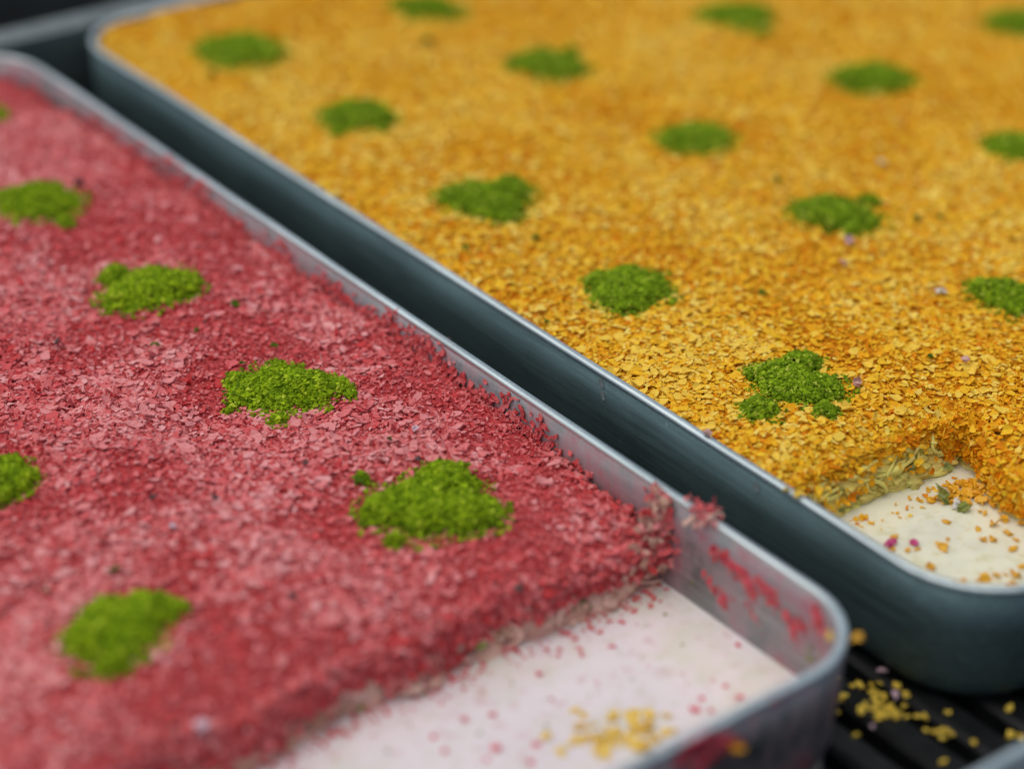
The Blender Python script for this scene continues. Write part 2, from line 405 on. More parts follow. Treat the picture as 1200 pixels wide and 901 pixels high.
# ------------------------------------------------------------------ dessert surfaces
def cutP(x, y):                       # > 0 inside the pink dessert, distance from its cut edge
    return y - (-23.50 + 0.45 * (fbm(x * 0.55, 3.0, 21) - 0.5) * 2 + 0.34 * (fbm(x * 1.9, 8.0, 22) - 0.5))
def topP(x, y):
    z = -0.55 + 0.22 * (fbm(x * 0.42, y * 0.42, 31) - 0.5) * 2 + 0.09 * (vn(x * 1.5, y * 1.5, 33) - 0.5)
    e = np.maximum(XP1 - T - x, 0); c = np.maximum(cutP(x, y), 0)
    return z - 0.14 * np.exp(-e / 0.25) - 0.42 * np.exp(-c / 0.55)
def cutY(x, y):
    a = y - (-24.38 + 0.28 * (fbm(x * 0.6, 5.0, 41) - 0.5) * 2)
    xc = np.interp(y, [-30, -27.4, -26.4, -25.4, -24.6], [4.7, 4.45, 4.5, 4.9, 5.1])
    b = x - (xc + 0.22 * (fbm(2.0, y * 0.8, 43) - 0.5) * 2)
    k = 0.5; h = np.clip(0.5 + 0.5 * (a - b) / k, 0, 1)
    return b * (1 - h) + a * h + k * h * (1 - h)
def topY(x, y):
    z = -0.10 + 0.14 * (fbm(x * 0.42, y * 0.42, 51) - 0.5) * 2 + 0.07 * (vn(x * 1.6, y * 1.6, 53) - 0.5)
    e = np.minimum(np.maximum(x - XY0 - T, 0), np.maximum(YY1 - T - y, 0)); c = np.maximum(cutY(x, y), 0)
    return z - 0.10 * np.exp(-e / 0.35) - 0.34 * np.exp(-c / 0.34)
def normal_of(top, x, y, h=0.06):
    gx = (top(x + h, y) - top(x - h, y)) / (2 * h); gy = (top(x, y + h) - top(x, y - h)) / (2 * h)
    N = np.stack([-gx, -gy, np.ones_like(gx)], -1); return N / np.linalg.norm(N, axis=-1, keepdims=True)

def inside_tray(x, y, x0, x1, y0, y1, r, d):
    x0 += d; x1 -= d; y0 += d; y1 -= d; r = max(r - d, 0.1)
    qx = np.abs(x - (x0 + x1) / 2) - ((x1 - x0) / 2 - r); qy = np.abs(y - (y0 + y1) / 2) - ((y1 - y0) / 2 - r)
    return np.hypot(np.maximum(qx, 0), np.maximum(qy, 0)) + np.minimum(np.maximum(qx, qy), 0) < r
def surface(top, cut, box4, r, step, lower, cmin):
    x0, x1, y0, y1 = box4
    xs = np.arange(x0 + T, x1 - T + step, step); ys = np.arange(y0 + T, y1 - T + step, step)
    X, Y = np.meshgrid(xs, ys, indexing='ij')
    ok = inside_tray(X, Y, x0, x1, y0, y1, r, T + 0.005) & (cut(X, Y) > cmin)
    Z = top(X, Y) - lower
    F = grid_faces(len(xs), len(ys)); okf = ok.ravel()[F].all(1)
    F = F[okf]; used = np.unique(F); idx = np.full(X.size, -1); idx[used] = np.arange(len(used))
    V = np.stack([X, Y, Z], -1).reshape(-1, 3)[used]
    return V, idx[F]

BP, BY = (XP0, XP1, YP0, YP1), (XY0, XY1, YY0, YY1)
pink = empty('pink_dessert', ((XP0 + XP1) / 2, -11, Z_FLOOR + 0.14), 'soaked pastry dessert covered in pink chocolate shavings, filling its tray', 'dessert')
orange = empty('orange_dessert', ((XY0 + XY1) / 2, -11, Z_FLOOR + 0.14), 'soaked pastry dessert covered in orange chocolate shavings, filling its tray', 'dessert')
V, F = surface(topP, cutP, BP, 1.75, 0.14, 0.02, 0.0); obj('topping', V, F, M['pink_powder'], pink, smooth=True)
V, F = surface(topY, cutY, BY, 1.9, 0.14, 0.02, 0.0); obj('topping', V, F, M['orange_powder'], orange, smooth=True)

def cut_face(path, top, zlow, mat, root, seed, bulge):
    """ragged, layered cut face under the edge of the topping, along path (n,2), normals to the left-hand side of travel"""
    P = np.asarray(path, float); n = len(P)
    t = np.gradient(P, axis=0); t /= np.linalg.norm(t, axis=1, keepdims=True); nr = np.stack([t[:, 1], -t[:, 0]], -1)
    lv = np.linspace(0, 1, 16); rows = []
    s = np.concatenate([[0], np.cumsum(np.linalg.norm(np.diff(P, axis=0), axis=1))])
    for k, l in enumerate(lv):
        zt = top(P[:, 0], P[:, 1]) - 0.05
        z = zt + (zlow - zt) * l
        off = bulge * math.sin(l * 1.6) + 0.30 * (fbm(s * 1.6, z * 3.2, seed) - 0.5) * (0.3 + l) + 0.16 * (vn(s * 4.5, z * 7, seed + 3) - 0.5) * (0.2 + l)
        off = off - (0.18 if k == 0 else 0)
        rows.append(np.column_stack([P + nr * off[:, None], z]))
    V = np.stack(rows, 1).reshape(-1, 3)
    return obj('cut_face', V, grid_faces(n, len(lv)), mat, root, smooth=True)
def edge_path(cut, pts):
    """follow cut == 0.04 near the given points"""
    out = []
    for (x, y), (dx, dy) in pts:
        a, b = -2.0, 2.0
        f = lambda k: float(cut(np.array(x + dx * k), np.array(y + dy * k))) - 0.04
        for _ in range(40):
            m = (a + b) / 2
            if f(m) > 0: b = m
            else: a = m
        out.append((x + dx * b, y + dy * b))
    return np.array(out)
pathP = edge_path(cutP, [((x, -23.5), (0, 1)) for x in np.arange(XP0 + 0.4, XP1 - T, 0.09)])
C0 = (2.3, -27.2); pathY = []
for ang in np.radians(np.linspace(131, -28, 190)):
    dx, dy = math.cos(ang), math.sin(ang); lo_, hi_ = 0.0, 6.0
    for _ in range(36):
        m_ = (lo_ + hi_) / 2
        if float(cutY(np.array(C0[0] + dx * m_), np.array(C0[1] + dy * m_))) > 0.04: hi_ = m_
        else: lo_ = m_
    pathY.append((C0[0] + dx * hi_, C0[1] + dy * hi_))
pathY = np.array(pathY); pathY = pathY[(pathY[:, 0] > XY0 + T - 0.05) & (pathY[:, 1] > YY0 + 0.4)]
sY = np.concatenate([[0], np.cumsum(np.linalg.norm(np.diff(pathY, axis=0), axis=1))])
sN = np.arange(0, sY[-1], 0.07); pathY = np.column_stack([np.interp(sN, sY, pathY[:, 0]), np.interp(sN, sY, pathY[:, 1])])
pathY1 = pathY[pathY[:, 0] < 4.2][:70]
cut_face(pathP, topP, ZMP - 0.25, M['pink_pastry'], pink, 61, 0.34)
cut_face(pathY, topY, ZMY - 0.25, M['yellow_pastry'], orange, 67, 0.42)

# ------------------------------------------------------------------ chocolate shavings
def flake_variant(rg, roundish):
    """thin curled chip, unit length, closed, 8 + 8 vertices"""
    asp = rg.uniform(0.55, 1.0) if roundish else rg.uniform(0.35, 0.85)
    t = np.linspace(-0.5, 0.5, 4); w = asp * 0.5 * np.array([rg.uniform(0.35, 0.8), rg.uniform(0.8, 1.1), rg.uniform(0.8, 1.1), rg.uniform(0.3, 0.8)])
    skew = rg.uniform(-0.15, 0.15, 4) * asp
    k = rg.normal(0, 0.65); tw = rg.normal(0, 0.5)
    up, dn = [], []
    th = rg.uniform(0.03, 0.07)
    for i in range(4):
        for sgn in (-1, 1):
            x = t[i] + rg.uniform(-0.06, 0.06); y = sgn * w[i] + skew[i]
            z = k * x * x + tw * x * y + rg.uniform(-0.03, 0.03)
            up.append((x, y, z + th)); dn.append((x, y, z - th))
    V = np.array(up + dn); F = []
    for i in range(3):
        a = 2 * i
        F += [(a, a + 2, a + 3, a + 1), (a + 8, a + 9, a + 11, a + 10)]
        F += [(a, a + 8, a + 10, a + 2), (a + 1, a + 3, a + 11, a + 9)]
    F += [(0, 1, 9, 8), (6, 14, 15, 7)]
    return V, np.array(F)
rgv = np.random.default_rng(3)
VAR_P = [flake_variant(rgv, False) for _ in range(16)]
VAR_O = [flake_variant(rgv, k % 2 == 0) for k in range(16)]

def scatter(pos, nrm, size, var, variants, rnd, root, name, mat, yaw=None, kind='stuff'):
    n = len(pos); yaw = RNG.uniform(0, 6.283, n) if yaw is None else yaw
    R = frames(nrm, yaw); Vs, Fs, Rs, off = [], [], [], 0
    for v, (bv, bf) in enumerate(variants):
        ix = np.where(var == v)[0]
        if not len(ix): continue
        P = np.einsum('nij,kj->nki', R[ix], bv) * size[ix, None, None] + pos[ix, None]
        k = len(bv); Vs.append(P.reshape(-1, 3)); Rs.append(np.repeat(rnd[ix], k))
        Fs.append((bf[None] + (np.arange(len(ix)) * k)[:, None, None] + off).reshape(-1, bf.shape[1])); off += len(ix) * k
    return obj(name, np.concatenate(Vs), np.concatenate(Fs), mat, root, rnd=np.concatenate(Rs), kind=kind)

def flakes(root, top, cut, box4, r, variants, mat, n, smin, smax, seed, dens, tiltsd, piecename, z_ref):
    rg = np.random.default_rng(seed); x0, x1, y0, y1 = box4
    x = rg.uniform(x0 + T + 0.05, x1 - T - 0.05, n); y = rg.uniform(y0 + T + 0.05, y1 - T - 0.05, n)
    ok = inside_tray(x, y, x0, x1, y0, y1, r, T + 0.06) & (cut(x, y) > -0.02) & seen(x, y, np.full(n, z_ref))
    ok &= rg.random(n) < dens(x, y)
    x, y = x[ok], y[ok]
    ok = np.ones(len(x), bool)
    for discs, sd in HEAP_DISCS:
        cx, cy = np.mean([d[0] for d in discs]), np.mean([d[1] for d in discs])
        nb = np.where(np.hypot(x - cx, y - cy) < 2.5)[0]
        if len(nb): ok[nb[disc_height(x[nb], y[nb], discs, sd) > 0.12]] = False
    x, y = x[ok], y[ok]; n = len(x)
    nr = normal_of(top, x, y); tilt = rg.normal(0, tiltsd, (n, 3)); nr = nr + tilt; nr[:, 2] = np.abs(nr[:, 2]) + 0.15
    size = np.clip(rg.lognormal(0, 0.48, n) * (smin + smax) / 2, smin * 0.7, smax * 1.6)
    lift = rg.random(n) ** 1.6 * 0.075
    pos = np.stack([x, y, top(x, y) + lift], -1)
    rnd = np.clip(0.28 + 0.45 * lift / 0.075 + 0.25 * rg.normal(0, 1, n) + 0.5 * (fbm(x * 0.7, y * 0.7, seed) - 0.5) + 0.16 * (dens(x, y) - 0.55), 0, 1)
    var = rg.integers(0, len(variants), n)
    # the largest-looking ones (on top, in the sharp zone) are pieces of their own
    d = depth_of(pos); inview = seen(x, y, pos[:, 2], -6, -6)
    score = size * (1 + 1.2 * lift / 0.11) / (1 + np.abs(d - 43) * 0.35) * inview * (nr[:, 2] / np.linalg.norm(nr, axis=1) > 0.90)
    top300 = np.zeros(n, bool); top300[np.argsort(-score)[:300]] = True
    rest = ~top300
    yaw = rg.uniform(0, 6.283, n)
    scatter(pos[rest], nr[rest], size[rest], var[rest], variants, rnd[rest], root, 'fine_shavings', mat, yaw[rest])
    mes = []
    for k, (bv, bf) in enumerate(variants):
        for lev in (0.2, 0.5, 0.8):
            mes.append(mesh(piecename, bv, bf, mat, rnd=np.full(len(bv), lev)))
    Rm = frames(nr, yaw); L = np.array(root.location) / S
    for i in np.where(top300)[0]:
        o = bpy.data.objects.new(piecename, mes[var[i] * 3 + min(2, int(rnd[i] * 3))]); COL.objects.link(o); o.parent = root
        m = Matrix(Rm[i].tolist()).to_4x4(); s = size[i] * 1.12
        m = Matrix.Translation(Vector((pos[i] - L) * S)) @ m @ Matrix.Scale(s, 4)
        o.matrix_basis = m
    return

def ring_edge(root, path, top, zlow, variants, mat, n, size, seed, power, out=0.05, wmax=1.0, full=False):
    """shavings that tumbled over the cut edge and stick to the face"""
    rg = np.random.default_rng(seed); P = np.asarray(path)
    t = np.gradient(P, axis=0); t /= np.linalg.norm(t, axis=1, keepdims=True); nr2 = np.stack([t[:, 1], -t[:, 0]], -1)
    i = rg.integers(0, len(P), n); l = rg.random(n) ** power * wmax
    cover = fbm(i * 0.05, l * 2.0, seed, 3)
    ok = full | (l < 0.35) | (rg.random(n) < np.clip((cover - 0.38 - 0.25 * l) * 6, 0, 1)); i, l = i[ok], l[ok]; n = len(i)
    zt = top(P[i, 0], P[i, 1]) + 0.06
    z = zt + (zlow - zt) * l
    off = out + 0.10 * np.sin(l * 1.6) + rg.normal(0, 0.05, n) - 0.10 * (1 - l) ** 3
    pos = np.column_stack([P[i] + nr2[i] * off[:, None], z])
    nr = np.column_stack([nr2[i] * (0.35 + l)[:, None], 0.9 - 0.7 * l]) + rg.normal(0, 0.45, (n, 3))
    ok = seen(pos[:, 0], pos[:, 1], pos[:, 2]) & ((pos[:, 0] > XY0 + T + 0.08) | (pos[:, 0] < XP1 - T - 0.05)); pos, nr, l = pos[ok], nr[ok], l[ok]; n = len(pos)
    sz = np.clip(rg.lognormal(0, 0.35, n) * size, size * 0.5, size * 1.8)
    scatter(pos, nr, sz, rg.integers(0, len(variants), n), variants, np.clip(rg.normal(0.4, 0.25, n) - 0.2 * l, 0, 1), root, 'edge_shavings', mat)

densP = lambda x, y: np.clip(0.32 + 4.2 * (fbm(x * 0.50 + y * 0.2, y * 0.62 - x * 0.15, 71) - 0.47), 0.09, 1.0)
densO = lambda x, y: np.clip(0.55 + 2.0 * (fbm(x * 0.55, y * 0.55, 73) - 0.42), 0.45, 1.0)
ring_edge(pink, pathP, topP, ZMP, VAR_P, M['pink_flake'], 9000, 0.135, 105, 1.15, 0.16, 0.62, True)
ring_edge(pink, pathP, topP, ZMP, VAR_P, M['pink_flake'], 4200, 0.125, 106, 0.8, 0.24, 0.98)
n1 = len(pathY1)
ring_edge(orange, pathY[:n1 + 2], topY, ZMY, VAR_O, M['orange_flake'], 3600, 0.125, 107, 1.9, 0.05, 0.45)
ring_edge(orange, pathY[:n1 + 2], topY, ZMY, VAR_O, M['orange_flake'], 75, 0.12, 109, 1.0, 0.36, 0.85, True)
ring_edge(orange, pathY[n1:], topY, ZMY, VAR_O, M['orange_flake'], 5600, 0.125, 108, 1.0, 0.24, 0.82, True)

# tiny grains between the shavings
TET = (np.array([(1, 1, 1), (1, -1, -1), (-1, 1, -1), (-1, -1, 1)]) * 0.6, np.array([(0, 1, 2), (0, 3, 1), (0, 2, 3), (1, 3, 2)]))
OCT = (np.array([(1, 0, 0), (-1, 0, 0), (0, 1, 0), (0, -1, 0), (0, 0, 1), (0, 0, -1)], float),
       np.array([(0, 2, 4), (2, 1, 4), (1, 3, 4), (3, 0, 4), (2, 0, 5), (1, 2, 5), (3, 1, 5), (0, 3, 5)]))
def grains(root, top, cut, box4, r, mat, n, seed, z_ref):
    rg = np.random.default_rng(seed); x0, x1, y0, y1 = box4
    x = rg.uniform(x0 + T + 0.03, x1 - T - 0.03, n); y = rg.uniform(y0 + T + 0.03, y1 - T - 0.03, n)
    ok = inside_tray(x, y, x0, x1, y0, y1, r, T + 0.04) & (cut(x, y) > 0) & seen(x, y, np.full(n, z_ref), 60, 40); x, y = x[ok], y[ok]; n = len(x)
    pos = np.stack([x, y, top(x, y) + rg.random(n) * 0.05], -1)
    nr = rg.normal(0, 1, (n, 3)); scatter(pos, nr, rg.uniform(0.025, 0.06, n), np.zeros(n, int), [TET], np.clip(rg.normal(0.35, 0.22, n), 0, 1), root, 'fine_grains', mat)
grains(pink, topP, cutP, BP, 1.75, M['pink_flake'], 120000, 111, -0.8)
grains(orange, topY, cutY, BY, 1.9, M['orange_flake'], 90000, 113, -0.1)

# shavings clinging to the inner right wall of the pink tray
rg = np.random.default_rng(115); n = 2600
y = rg.uniform(-28.3, 0.5, n); hgt = rg.random(n) ** 1.7
ok = (fbm(y * 0.9, hgt * 1.5, 81) - 0.30 - 0.40 * hgt > rg.random(n) * 0.3) & (y > -24.2); y, hgt = y[ok], hgt[ok]; n = len(y)
zz = topP(np.full(n, XP1 - T - 0.1), y) + 0.05 + hgt * 0.75
pos = np.column_stack([np.full(n, XP1 - T - 0.035), y, np.minimum(zz, -0.06)])
nr = np.column_stack([-np.ones(n), rg.normal(0, 0.3, n), rg.normal(0.3, 0.3, n)])
scatter(pos, nr, rg.uniform(0.08, 0.18, n), rg.integers(0, 16, n), VAR_P, np.clip(rg.normal(0.3, 0.2, n), 0, 1), pink, 'clinging_shavings', M['pink_flake'])

# ------------------------------------------------------------------ frayed pastry and nuts in the cut faces
def strand(root, P0, P1, sag, r, mat, rg, name='pastry_strand'):
    """limp wet shred: a flattened, wavering tube"""
    n = 12; t = np.linspace(0, 1, n)[:, None]; P = np.asarray(P0) * (1 - t) + np.asarray(P1) * t
    P = P + np.array(sag) * (4 * t * (1 - t)) + np.cumsum(rg.normal(0, 0.03, (n, 3)), 0)
    rr = r * (0.55 + 0.9 * rg.random(n)) * np.sin(np.linspace(0.35, 2.8, n)) ** 0.5
    V, F = tube(P, rr, 8)
    V = V.reshape(n, 8, 3); d = rg.normal(0, 1, 3); d /= np.linalg.norm(d)
    c = V.mean(1, keepdims=True); q = V - c; q = q - d * (q @ d)[..., None] * 0.6; q = q * 1.3
    return obj(name, (c + q).reshape(-1, 3), F, mat, root, smooth=True)
def lump(rg, flat=0.7, rough=0.3, nu=10, nv=7):
    a = np.arange(nu) * 2 * math.pi / nu; b = np.linspace(0.0, math.pi, nv + 2)[1:-1]
    V = []
    o3 = rg.random(2) * 50
    for bb in b:
        for aa in a:
            d = np.array([math.sin(bb) * math.cos(aa), math.sin(bb) * math.sin(aa), math.cos(bb)])
            k = 1 + rough * 2 * (float(vn(d[0] * 1.6 + o3[0] + d[2], d[1] * 1.6 + o3[1] - d[2])) - 0.5)
            V.append(d * k * np.array([1, 1, flat]))
    V.append(np.array([0, 0, flat])); V.append(np.array([0, 0, -flat]))
    F = [tuple(f) for f in grid_faces(nv, nu, False, True)]
    n = nv * nu
    F += [(n, i, (i + 1) % nu) for i in range(nu)] + [(n + 1, (nv - 1) * nu + (i + 1) % nu, (nv - 1) * nu + i) for i in range(nu)]
    return np.array(V), F
rg = np.random.default_rng(121)
tY = np.gradient(pathY, axis=0); tY /= np.linalg.norm(tY, axis=1, keepdims=True); nY = np.stack([tY[:, 1], -tY[:, 0]], -1)
def on_face(path, nrm, top, zlow, bulge, fi, l, out):
    i0 = int(np.clip(fi, 0, len(path) - 1)); zt = float(top(*path[i0])) - 0.05
    return np.append(path[i0] + nrm[i0] * (bulge * math.sin(l * 1.6) + out), zt + (zlow - zt) * l)
def web(root, path, nrm, top, zlow, bulge, imax, imin, n, r0, r1, mat):
    """limp shreds of soaked pastry lying on the cut face"""
    for k in range(n):
        f0 = rg.uniform(imin, imax); f1 = f0 + rg.normal(0, 9); l0 = rg.uniform(0.12, 0.45); l1 = l0 + rg.uniform(0.1, 0.5)
        t = np.linspace(0, 1, 12); r = rg.uniform(r0, r1); ph = rg.uniform(0, 6)
        P = np.array([on_face(path, nrm, top, zlow, bulge, np.clip(f0 + (f1 - f0) * a + 1.6 * math.sin(ph + 5 * a), imin, imax), float(np.clip(l0 + (l1 - l0) * a + 0.06 * math.sin(ph * 2 + 4 * a), 0.05, 0.93)), 0.02 + r * 0.5 + 0.05 * math.sin(math.pi * a)) for a in t])
        for _ in range(2): P[1:-1] = (P[:-2] + P[1:-1] * 2 + P[2:]) / 4
        V, F = tube(P, r * (0.7 + 0.6 * rg.random(12)) * np.sin(np.linspace(0.5, 2.64, 12)) ** 0.5, 8)
        obj('pastry_strand', V, F, mat, root, smooth=True)
def chunks(root, path, nrm, top, zlow, bulge, imax, imin, n, r0, r1, mats, name, lmin=0.15, lmax=0.85):
    for k in range(n):
        c = on_face(path, nrm, top, zlow, bulge, rg.uniform(imin, imax), rg.uniform(lmin, lmax), rg.uniform(-0.03, 0.05))
        V, F = lump(rg, 0.6, 0.75); V = V * np.array([rg.uniform(0.7, 1.6), rg.uniform(0.6, 1.0), rg.uniform(0.6, 1.1)])
        obj(name, V * rg.uniform(r0, r1) + c, F, mats[k % len(mats)], root, smooth=True)
nA = len(pathY1) + 6
chunks(orange, pathY, nY, topY, ZMY - 0.25, 0.42, nA, 1, 80, 0.06, 0.15, [M['strand_cream'], M['strand_cream'], M['yellow_pastry']], 'pastry_chunk')
chunks(orange, pathY, nY, topY, ZMY - 0.25, 0.42, nA, 1, 8, 0.09, 0.15, [M['nut']], 'pistachio_piece', 0.35, 0.8)
web(orange, pathY, nY, topY, ZMY - 0.25, 0.42, nA, 1, 20, 0.014, 0.042, M['strand_cream'])
tP = np.gradient(pathP, axis=0); tP /= np.linalg.norm(tP, axis=1, keepdims=True); nP = np.stack([tP[:, 1], -tP[:, 0]], -1)
inP = [i for i in range(len(pathP)) if pathP[i, 0] > -14.0]
i0P = inP[0]; i1P = len(pathP) - 1
chunks(pink, pathP, nP, topP, ZMP - 0.25, 0.34, i1P, i0P, 90, 0.06, 0.15, [M['strand_tan'], M['strand_tan'], M['pink_pastry']], 'pastry_chunk', 0.45, 0.85)
chunks(pink, pathP, nP, topP, ZMP - 0.25, 0.34, i1P, i0P, 9, 0.07, 0.12, [M['nut']], 'pistachio_piece', 0.5, 0.85)
web(pink, pathP, nP, topP, ZMP - 0.25, 0.34, i1P, i0P, 22, 0.02, 0.05, M['strand_tan'])
# frayed pastry pulled up along the wall to the rim
n = 110
zc = rg.uniform(-1.5, -0.02, n); yc = -23.35 - rg.random(n) * 0.5 + 0.12 * zc; xc_ = XP1 - T - 0.04 - np.abs(rg.normal(0, 0.22, n)) * (0.35 - zc)
nrc = np.column_stack([-0.6 + rg.normal(0, 0.5, n), -0.7 + rg.normal(0, 0.5, n), 0.4 + rg.normal(0, 0.4, n)])
pc = np.column_stack([xc_, yc, zc]); sel = rg.random(n) < 0.5
for k_, mt in ((sel, M['fray']), (~sel, M['pink_flake'])):
    scatter(pc[k_], nrc[k_], rg.uniform(0.10, 0.24, k_.sum()), rg.integers(0, 16, k_.sum()), VAR_P, np.clip(rg.normal(0.45, 0.2, k_.sum()), 0, 1), pink, 'frayed_edge', mt)

# shavings fallen into the milk along the cut edges
for root, path, nrm, z, n, var_, mt, lo_, hi_ in ((pink, pathP, nP, ZMP, 420, VAR_P, M['pink_flake'], inP[0], len(pathP)), (orange, pathY, nY, ZMY, 70, VAR_O, M['orange_flake'], 2, len(pathY1))):
    i = rg.integers(lo_, hi_, n); d = 0.38 + np.abs(rg.normal(0, 0.22, n)) + (0.3 if root is orange else 0)
    P = np.column_stack([path[i] + nrm[i] * d[:, None], np.full(n, z + 0.012)])
    ok = (P[:, 0] < XP1 - T - 0.15) | (P[:, 0] > XY0 + T + 0.15); P = P[ok]; n = len(P)
    scatter(P, np.column_stack([rg.normal(0, 0.15, (n, 2)), np.ones(n)]), rg.uniform(0.05, 0.13, n), rg.integers(0, 16, n), var_, np.clip(rg.normal(0.35, 0.25, n), 0, 1), root, 'fallen_shavings', mt)

# ------------------------------------------------------------------ heaps (also used for smears): soft union of discs on a plane
def disc_height(x, y, discs, seed, freq=3.0, amp=0.45):
    h = np.zeros_like(x)
    wob = (fbm(x * freq, y * freq, seed) - 0.5) * amp
    for cx, cy, r in discs:
        d = np.hypot(x - cx, y - cy) / r + wob * min(1.0, 0.5 / r + 0.5) * min(1.0, r / 0.12)
        h = np.maximum(h, np.clip(1 - d * d, 0, None) ** 0.75 * min(1.0, (r / 0.6) ** 0.6))
    return h
def disc_patch(discs, seed, H, step, freq=3.0, amp=0.45):
    D = np.array(discs); x0, y0 = (D[:, :2] - D[:, 2:] * 1.4).min(0); x1, y1 = (D[:, :2] + D[:, 2:] * 1.4).max(0)
    xs = np.arange(x0, x1, step); ys = np.arange(y0, y1, step); X, Y = np.meshgrid(xs, ys, indexing='ij')
    h = disc_height(X, Y, discs, seed, freq, amp)
    F = grid_faces(len(xs), len(ys)); keep = (h.ravel()[F] > 0).any(1); F = F[keep]
    used = np.unique(F); idx = np.full(X.size, -1); idx[used] = np.arange(len(used))
    return X.ravel()[used], Y.ravel()[used], h.ravel()[used] * H, idx[F]

HEAP_DISCS = []
def heap(px, discs_px, top, label, group, seed, H=0.27, ngr=2600):
    z = float(top(*[np.array(c) for c in onz(px[0], px[1], -0.4)[:2]]))
    z = float(top(*[np.array(c) for c in onz(px[0], px[1], z + 0.15)[:2]]))
    discs = []
    for (u, v, r) in discs_px:
        c = onz(u, v, z + 0.12); rr = r / (F_PX / depth_of(c)); discs.append((c[0], c[1], rr))
    HEAP_DISCS.append((discs, seed)); D = np.array(discs); c0 = onz(px[0], px[1], z)
    X, Y, h, F = disc_patch(discs, seed, H, 0.06)
    Z = top(X, Y) - 0.03 + h * 0.92
    root = obj('pistachio_heap', np.column_stack([X, Y, Z]), F, M['green_core'], loc=(c0[0], c0[1], z), smooth=True)
    tag(root, label, 'pistachio heap', group)
    rg = np.random.default_rng(seed + 500); n = int(ngr * 4.0)
    lo = (D[:, :2] - D[:, 2:] * 1.5).min(0); hi = (D[:, :2] + D[:, 2:] * 1.5).max(0)
    x = rg.uniform(lo[0], hi[0], n); y = rg.uniform(lo[1], hi[1], n); hh = disc_height(x, y, discs, seed)
    near = disc_height(x, y, [(a, b, r * 1.42) for a, b, r in discs], seed)
    ok = (hh > 0.02) | ((near > 0) & (rg.random(n) < 0.16)); x, y, hh = x[ok], y[ok], hh[ok]; n = len(x)
    clump = (vn(x * 9, y * 9, seed) - 0.5) * 0.09 * np.minimum(1, hh * 4)
    pos = np.column_stack([x, y, top(x, y) + 0.035 + hh * H * 0.95 + clump + rg.random(n) * 0.035])
    size = np.clip(rg.lognormal(0, 0.5, n) * 0.029, 0.012, 0.075)
    vs = [(OCT[0] * rg.uniform(0.6, 1.3, (6, 1)) * rg.uniform(0.7, 1.2, (1, 3)), OCT[1]) for _ in range(6)]
    rnd = np.clip(0.45 + rg.normal(0, 0.30, n) + clump * 3, 0, 1)
    c = scatter(pos, rg.normal(0, 1, (n, 3)), size, rg.integers(0, 6, n), vs, rnd, root, 'pistachio_granules', M['green' if top is topP else 'green_deep'])
    return root

def body(u, v, w, seed):              # a plain heap: three overlapping discs within width w (pixels)
    r_ = np.random.default_rng(seed)
    return [(u + r_.uniform(-4, 4), v, w * 0.42)] + [(u + s_ * w * 0.22, v + r_.uniform(-5, 5), w * r_.uniform(0.24, 0.31)) for s_ in (-1, 1)] + \
           [(u + r_.uniform(-0.45, 0.45) * w, v + r_.uniform(-0.18, 0.22) * w, w * r_.uniform(0.07, 0.13)) for _ in range(3)]
PG, OG = 'pistachio heaps on the pink dessert', 'pistachio heaps on the orange dessert'
heap((42, 232), body(40, 233, 104, 201), topP, 'pistachio heap on pink dessert in the back left of the tray', PG, 201)
heap((175, 333), [(172, 334, 42), (203, 337, 30), (150, 338, 30), (133, 315, 17), (222, 342, 14)], topP,
     'pistachio heap with a small nub at its upper left, on pink dessert', PG, 202)
heap((337, 452), [(328, 450, 46), (362, 452, 36), (300, 452, 30), (395, 455, 16), (410, 463, 8), (327, 486, 12), (276, 440, 12), (268, 471, 6)], topP,
     'sharp green pistachio heap with a thin tail, centre of the pink dessert', PG, 203, 0.29, 4200)
heap((503, 592), [(500, 592, 58), (458, 600, 36), (545, 602, 40), (578, 610, 15), (463, 632, 11), (425, 565, 9), (520, 570, 40)], topP,
     'broad pistachio heap nearest the cut edge and milk of the pink tray', PG, 204, 0.35, 3800)
heap((147, 730), [(138, 730, 50), (112, 742, 38), (172, 714, 34), (205, 710, 17), (130, 764, 22)], topP,
     'blurred pistachio heap nearest the viewer at lower left of the pink dessert', PG, 205, 0.35, 3000)
heap((0, 555), [(-14, 556, 46), (18, 562, 26), (36, 558, 12), (-5, 582, 18)], topP,
     'pistachio heap cut off by the left picture edge, low on the pink dessert', PG, 206, 0.38)
heap((-16, 132), body(-24, 132, 60, 207), topP, 'sliver of pistachio heap at the left picture edge, farthest on pink dessert', PG, 207)
ordn = ['first', 'second', 'third', 'fourth', 'fifth']
colm = ['first column beside dark wall', 'second column from dark wall', 'third column from dark wall']
heap((932, 452), [(925, 448, 42), (950, 455, 38), (903, 440, 26), (890, 481, 23), (968, 482, 14), (940, 425, 22), (880, 438, 10)], topY,
     'sharp pistachio heap with a side lobe, nearest the cut on orange dessert', OG, 211, 0.31, 4200)
